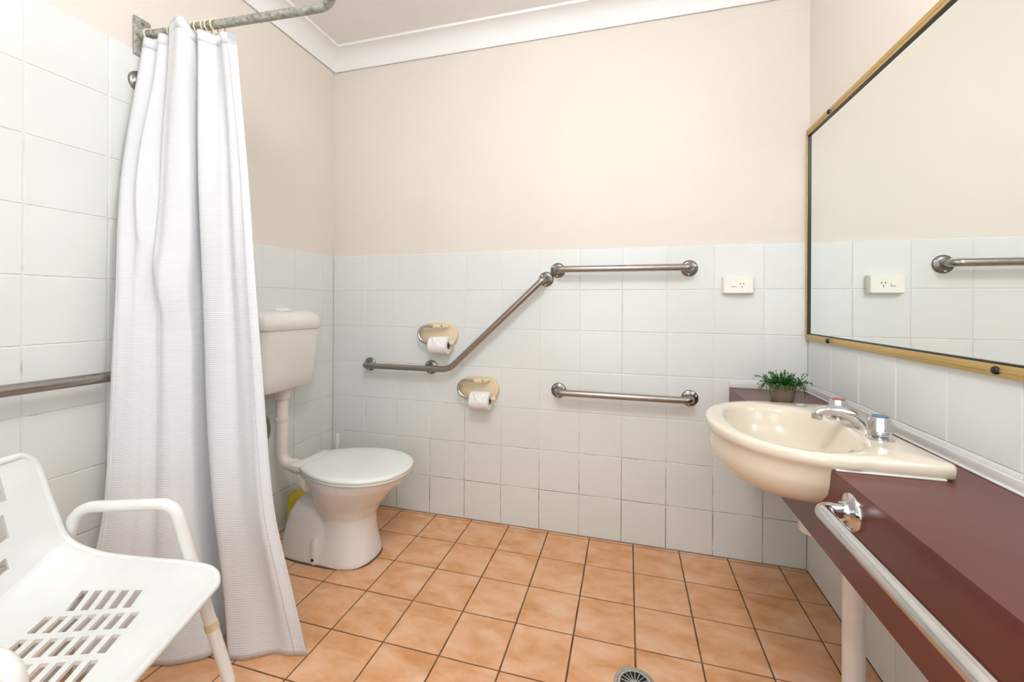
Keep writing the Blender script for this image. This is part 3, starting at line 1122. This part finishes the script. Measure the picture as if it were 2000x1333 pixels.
from_bm('body', bm, 'yellow_plastic', yt, angle=50)
lathe('cap', [(0, .205), (.018, .205), (.018, .236), (.015, .240), (0, .240)], 'plastic_white', yt)

# ------------------------------------------------------------------ shower curtain rod
RZ = 2.055
rd = thing('shower_rod', 'weathered grey metal shower curtain rod with square wall bracket', 'curtain rod', (0, -1.0, RZ))
rod = fillet([(.006, 0, 0), (.36, .024, 0), (.795, .050, 0), (.795, -1.70, 0)], [0, 0, .095, 0], 12)
tube('rod', rod, .0135, 'aged_zinc', rd, 20)
box('bracket_plate', (0, -.026, -.075), (.007, .026, .058), 'aged_zinc', rd, .002)
lathe('socket', [(0, .006), (.021, .006), (.0195, .012), (.0185, .034), (.0165, .036), (0, .036)], 'aged_zinc', rd, (0, 0, 0), 'X', 24)
for dz in (-.052, .040):
    lathe('screw', [(0, .007), (.0055, .007), (.005, .0095), (0, .0105)], 'flange_steel', rd, (0, 0, dz), 'X', 14)
tube('rod_joint', [(.475, .0306, 0), (.483, .0311, 0)], .0145, 'aged_zinc', rd, 20)
tube('ceiling_stay', [(.795, -.9, .012), (.795, -.9, H-RZ)], .007, 'aged_zinc', rd, 12)

# ------------------------------------------------------------------ shower curtain
sc = thing('shower_curtain', 'white ribbed fabric shower curtain bunched against the left wall', 'curtain', (.2, -1.0, 0))
# plan outlines (x, y) at several heights, same number of keys each
K = {
 2.03: [(.020, -1.006), (.050, -1.018), (.085, -1.006), (.120, -1.022), (.150, -.998), (.175, -1.026), (.205, -1.034), (.235, -1.022), (.238, -.985), (.245, -.950), (.250, -.955), (.253, -.995), (.278, -1.012), (.305, -.975), (.325, -.972), (.350, -1.000), (.380, -1.003), (.408, -.985)],
 1.55: [(.026, -1.070), (.058, -1.080), (.092, -1.062), (.125, -1.066), (.148, -1.018), (.170, -1.040), (.205, -1.052), (.248, -1.026), (.244, -.975), (.250, -.935), (.258, -.940), (.262, -.988), (.292, -1.010), (.340, -.985), (.370, -.978), (.405, -1.002), (.433, -1.000), (.458, -.985)],
 1.05: [(.090, -1.132), (.112, -1.128), (.134, -1.108), (.152, -1.094), (.166, -1.058), (.186, -1.058), (.216, -1.056), (.257, -1.020), (.248, -.970), (.254, -.930), (.268, -.935), (.276, -.980), (.312, -1.004), (.365, -.992), (.400, -.978), (.445, -.992), (.480, -.998), (.506, -.985)],
 0.50: [(.095, -1.150), (.118, -1.146), (.142, -1.120), (.160, -1.102), (.178, -1.078), (.206, -1.070), (.242, -1.054), (.273, -1.018), (.262, -.965), (.268, -.925), (.292, -.930), (.306, -.972), (.342, -.999), (.392, -.990), (.435, -.972), (.485, -.985), (.522, -.990), (.552, -.975)],
 0.20: [(.100, -1.215), (.125, -1.192), (.150, -1.160), (.176, -1.128), (.206, -1.098), (.244, -1.082), (.286, -1.058), (.322, -1.020), (.305, -.965), (.308, -.925), (.342, -.925), (.365, -.972), (.398, -1.008), (.440, -1.003), (.490, -.976), (.540, -.970), (.582, -.975), (.616, -.955)],
 0.004: [(.100, -1.235), (.130, -1.206), (.162, -1.175), (.196, -1.140), (.236, -1.112), (.284, -1.090), (.336, -1.062), (.372, -1.020), (.350, -.960), (.352, -.920), (.388, -.920), (.405, -.970), (.430, -1.018), (.475, -1.022), (.525, -.990), (.575, -.965), (.620, -.960), (.660, -.945)],
}
hs = sorted(K)
NU, NV = 190, 110
cols = {h: catmull(K[h], NU) for h in hs}
def plan(u, z):
    i = 0
    while i < len(hs)-2 and z > hs[i+1]:
        i += 1
    a, b = hs[i], hs[i+1]
    t = max(0, min(1, (z-a)/(b-a)))
    # smooth through the heights
    pa, pb = cols[a][u], cols[b][u]
    p0 = cols[hs[max(i-1, 0)]][u]
    p3 = cols[hs[min(i+2, len(hs)-1)]][u]
    ha, hb = a, b
    h0, h3 = hs[max(i-1, 0)], hs[min(i+2, len(hs)-1)]
    out = []
    for k in (0, 1):
        ma = (pb[k]-p0[k])/max(hb-h0, 1e-6)*(hb-ha)
        mb = (p3[k]-pa[k])/max(h3-ha, 1e-6)*(hb-ha)
        out.append((2*t**3-3*t*t+1)*pa[k]+(t**3-2*t*t+t)*ma+(-2*t**3+3*t*t)*pb[k]+(t**3-t*t)*mb)
    return out
def top_z(u):
    f = u/(NU-1)
    # scalloped top edge, hung from rings
    tab = [(0, 2.036), (.06, 2.030), (.12, 2.022), (.2, 2.030), (.25, 2.026), (.30, 2.052), (.36, 2.066), (.41, 2.060), (.44, 2.036), (.55, 2.034), (.62, 2.036), (.70, 2.026), (.78, 2.022), (.86, 2.010), (1, 1.996)]
    return interp(tab, f)
def bot_z(u):
    f = u/(NU-1)
    return interp([(0, .04), (.08, .02), (.2, .006), (1, .004)], f)
def drape(f, z):
    # a soft slanting fold where the bunched cloth hangs forward
    fc = interp([(1.05, .34), (1.22, .26), (1.34, .17), (1.5, .14), (1.9, .16)], z)
    win = smooth_step(1.02, 1.2, z)*(1-smooth_step(1.6, 1.95, z))
    side = 1/(1+exp(-(f-fc)/.012))*(1-smooth_step(fc+.03, fc+.26, f))
    return .020*win*side
bm = bmesh.new()
rcu = random.Random(2)
ph = [rcu.uniform(0, 6.28) for _ in range(6)]
gv = []
for j in range(NV):
    v = j/(NV-1)
    row = []
    for i in range(NU):
        z0, z1 = bot_z(i), top_z(i)
        z = z0+(z1-z0)*v
        x, y = plan(i, min(z, 2.03))
        f = i/(NU-1)
        # soft wrinkles in the cloth
        wv = .0035*sin(f*34+ph[0]+z*1.7)*(.35+.65*v)+.0022*sin(f*61+ph[1]-z*3.1)+.002*sin(z*7+f*9+ph[2])
        y += wv-drape(f, z)
        x += .001*sin(z*5+f*20+ph[3])
        row.append(bm.verts.new((max(x, .012)-.2, y+1.0, z)))
    gv.append(row)
for a, b in zip(gv, gv[1:]):
    for i in range(NU-1):
        bm.faces.new((a[i], a[i+1], b[i+1], b[i]))
me_c = from_bm('fabric', bm, 'curtain_cloth', sc, angle=180)
so = me_c.modifiers.new('thickness', 'SOLIDIFY')
so.thickness = .0016
so.offset = 0
# hems: right edge, left edge and top band
def hem(name, cols_, rows_):
    bm = bmesh.new()
    g = []
    for j in rows_:
        r = []
        for i in cols_:
            z0, z1 = bot_z(i), top_z(i)
            v = j/(NV-1)
            z = z0+(z1-z0)*v
            x, y = plan(i, min(z, 2.03))
            f = i/(NU-1)
            wv = .0035*sin(f*34+ph[0]+z*1.7)*(.35+.65*v)+.0022*sin(f*61+ph[1]-z*3.1)+.002*sin(z*7+f*9+ph[2])
            x += .001*sin(z*5+f*20+ph[3])
            r.append(bm.verts.new((max(x, .012)-.2, y+wv-drape(f, z)+1.0, z)))
        g.append(r)
    for a, b in zip(g, g[1:]):
        for i in range(len(a)-1):
            bm.faces.new((a[i], a[i+1], b[i+1], b[i]))
    o = from_bm(name, bm, 'curtain_cloth', sc, angle=180)
    s_ = o.modifiers.new('thickness', 'SOLIDIFY')
    s_.thickness = .0045
    s_.offset = 0
hem('hem', range(NU-11, NU), range(NV))
hem('hem', range(0, 8), range(NV))
hem('top_band', range(0, NU), range(NV-3, NV))
# rings on the rod
for x_, tilt in ((.045, .1), (.135, -.2), (.205, .15), (.228, -.1), (.252, .25), (.272, -.15), (.292, .1), (.318, .3)):
    y_ = -1.0+x_*.0667
    bm = bmesh.new()
    pth = []
    for k in range(25):
        a = 2*pi*k/24
        pth.append(Vector((.0225*sin(tilt)*cos(a), .0225*cos(a)*cos(tilt), .0225*sin(a)-.007)))
    add_tube(bm, pth, .0022, 8, False)
    bmesh.ops.translate(bm, vec=(x_-.2, y_+1.0, RZ), verts=bm.verts[:])
    from_bm('curtain_ring', bm, 'ring_plastic', sc)

# ------------------------------------------------------------------ shower chair
PHI = radians(21.0)
ch = thing('shower_chair', 'white plastic shower chair with slotted seat and tubular armrests', 'chair', (.517, -1.490, 0), PHI)
SZ = .425
HWc = .240
PITCHF, SW = .0295, .0165
ROWP, SLEN = .0650, .049
SC0 = .021                       # slot pattern centre along the seat
rows_s = [(-2, 5), (-1, 7), (0, 7), (1, 7), (2, 5)]
# one moulded shell: profile (front .. rear .. up the back) at the centre line and at the side edge
PC = [(.205, .404), (.190, .417), (.16, .423), (.10, .425), (.02, .425), (-.04, .425), (-.09, .427)]
PE = [(.205, .408), (.190, .420), (.16, .432), (.10, .446), (.02, .457), (-.04, .466), (-.09, .476)]
QC = [(-.09, .427), (-.150, .433), (-.196, .452), (-.216, .490), (-.226, .530), (-.238, .590), (-.252, .655), (-.264, .712), (-.272, .752)]
QE = [(-.09, .476), (-.139, .496), (-.172, .519), (-.190, .548), (-.203, .588), (-.214, .622), (-.226, .660), (-.242, .712), (-.254, .750)]
def prof_z(tab, f):
    return interp(list(reversed(tab)), f)
def edge_w(s):
    return smooth_step(.10, HWc, abs(s))
def shear(s):
    return s*(1-smooth_step(.157, HWc, abs(s)))
def seat_pt(f, s):
    w = 1-smooth_step(.105, .195, f)
    ff = f-.17*shear(s)*w
    hwf = HWc
    R_ = .05
    if f > .205-R_:
        t = (f-(.205-R_))/R_
        hwf = HWc-R_+R_*sqrt(max(0, 1-t*t*.98))
    k = edge_w(s)
    return Vector((ff, s*hwf/HWc, prof_z(PC, f)*(1-k)+prof_z(PE, f)*k))
NQ = 8*6+1
qc, qe = catmull(QC, NQ), catmull(QE, NQ)
def back_pt(s, i):
    k = edge_w(s)
    f = qc[i][0]*(1-k)+qe[i][0]*k-.17*shear(s)*(1-smooth_step(0, 17, i))
    z = qc[i][1]*(1-k)+qe[i][1]*k
    hwb = HWc-.006*i/(NQ-1)
    # rounded top corners
    z1 = qc[-1][1]
    R_ = .045
    if z > z1-R_:
        q = (z-(z1-R_))/R_
        hwb = hwb-R_+R_*sqrt(max(0, 1-q*q*.985))
    return Vector((f, s*hwb/HWc, z))
fl = []
for k in range(7):
    c = SC0+(k-3)*PITCHF
    fl += [c-SW/2, c+SW/2]
fs_ = sorted(set([round(x, 5) for x in fl]+[-.09, .128, .142, .155, .168, .178, .187, .194, .199, .203, .205]))
sl = []
for r_, n_ in rows_s:
    c = r_*ROWP
    sl += [c-SLEN/2, c+SLEN/2]
ss_ = sorted(set([round(x, 5) for x in sl]+[a*b for a in (-1, 1) for b in (.165, .18, .195, .21, .222, .231, .237, HWc)]))
def in_slot(f, s):
    for r_, n_ in rows_s:
        if abs(s-r_*ROWP) < SLEN/2:
            for k in range(7):
                if n_ == 5 and k in (0, 6):
                    continue
                if abs(f-(SC0+(k-3)*PITCHF)) < SW/2:
                    return True
    return False
SPLIT = 13
bm = bmesh.new()
rowsv = [[bm.verts.new(back_pt(s, i)) for s in ss_] for i in range(SPLIT, 0, -1)]+[[bm.verts.new(seat_pt(f, s)) for s in ss_] for f in fs_]
nb = SPLIT
for i in range(len(rowsv)-1):
    for j in range(len(ss_)-1):
        if i >= nb and in_slot((fs_[i-nb]+fs_[i-nb+1])/2, (ss_[j]+ss_[j+1])/2):
            continue
        bm.faces.new((rowsv[i][j], rowsv[i+1][j], rowsv[i+1][j+1], rowsv[i][j+1]))
def shell(o, th):
    me_ = o.data
    n_ = Vector((0, 0, 0))
    for p_ in me_.polygons:
        n_ += p_.normal*p_.area
    if n_.dot(Vector((.6, 0, .8))) < 0:
        me_.flip_normals()
    so = o.modifiers.new('thickness', 'SOLIDIFY')
    so.thickness = th
    so.offset = -1
    es = o.modifiers.new('crisp_edges', 'EDGE_SPLIT')
    es.split_angle = radians(50)
seat = from_bm('seat', bm, 'chair_plastic', ch, angle=60)
shell(seat, .008)
def edge_path(pts):
    return [p+Vector((-.003, 0, -.004)) for p in pts]
# rolled edges of the moulding
left = [back_pt(HWc, i) for i in range(SPLIT, 0, -1)]+[seat_pt(f, HWc) for f in fs_]
front = [seat_pt(.205, s) for s in reversed(ss_)]
right = [seat_pt(f, -HWc) for f in reversed(fs_)]+[back_pt(-HWc, i) for i in range(1, SPLIT+1)]
tube('rolled_edge', edge_path(left+front[1:-1]+right), .0085, 'chair_plastic', seat, 12)
# backrest: side stiles, top rail and slats with open gaps between
sb = sorted(set([a*b for a in (-1, 1) for b in (0, .04, .08, .11, .130, .141, .153, .165, .18, .195, .21, .222, .231, .237, HWc)]))
gaps = [(.498, .522, .141), (.560, .626, .153), (.660, .718, .165)]
bm = bmesh.new()
V = [[bm.verts.new(back_pt(s, i)) for s in sb] for i in range(SPLIT, NQ)]
for i in range(len(V)-1):
    zc_ = (qc[SPLIT+i][1]+qc[SPLIT+i+1][1])/2
    for j in range(len(sb)-1):
        s_m = (sb[j]+sb[j+1])/2
        if any(a < zc_ < b and abs(s_m) < w_ for a, b, w_ in gaps):
            continue
        bm.faces.new((V[i][j], V[i+1][j], V[i+1][j+1], V[i][j+1]))
bk = from_bm('backrest', bm, 'chair_plastic', ch, angle=60)
shell(bk, .009)
bl = [back_pt(HWc, i) for i in range(SPLIT, NQ)]
bt = [back_pt(s, NQ-1) for s in reversed(sb)]
br = [back_pt(-HWc, i) for i in range(NQ-1, SPLIT-1, -1)]
tube('rolled_edge', edge_path(bl+bt[1:-1]+br), .0085, 'chair_plastic', bk, 12)
# side frames: front leg, armrest, rear leg in one bent tube
for s in (1, -1):
    y0 = s*.262
    dx = 0 if s > 0 else .095
    ya = y0 if s > 0 else -.234
    ft, fm, fa = Vector((.200+dx, y0*1.02, .10)), Vector((.114+dx, y0, .40)), Vector((.062+dx, ya, .590))
    rt_, rm_, ra = Vector((-.285, y0*1.02, .10)), Vector((-.222, y0, .40)), Vector((-.176, ya, .590))
    fp = fillet([ft, fm, fa, ra, rm_, rt_], [0, 0, .05, .055, 0, 0], 10)
    tube('side_frame', fp, .0145, 'chair_paint', ch, 18)
    for p, q in ((ft, fm), (rt_, rm_)):
        d = (p-q).normalized()
        leg = tube('leg', [p-d*.06, p+d*((p.z-.012)/abs(d.z))], .0118, 'chair_paint', ch, 16)
        b_ = p+d*((p.z-.028)/abs(d.z))
        tube('rubber_foot', [b_, Vector((b_.x+d.x*.02, b_.y, .0005))], .0175, 'rubber_grey', leg, 16)
        for k in range(4):
            c = p+d*(.012+k*.020)
            bm = bmesh.new()
            add_lathe(bm, [(0, -.0009), (.0028, -.0009), (.0028, .0009), (0, .0009)], 10, (c.x+.0118*.75, c.y-.0118*.66, c.z), 'Y')
            from_bm('adjust_hole', bm, 'dark_void', leg)
    c = ft.lerp(fm, .52)
    dd = (fm-ft).normalized()
    tube('clip', [c-dd*.009, c+dd*.009], .0165, 'aged_clip', ch, 16)
# cross tubes under the seat
tube('cross_tube', [(.118, .258, .385), (.205, -.258, .385)], .0105, 'chair_paint', ch, 14)
tube('cross_tube', [(-.222, .258, .40), (-.222, -.258, .40)], .0105, 'chair_paint', ch, 14)
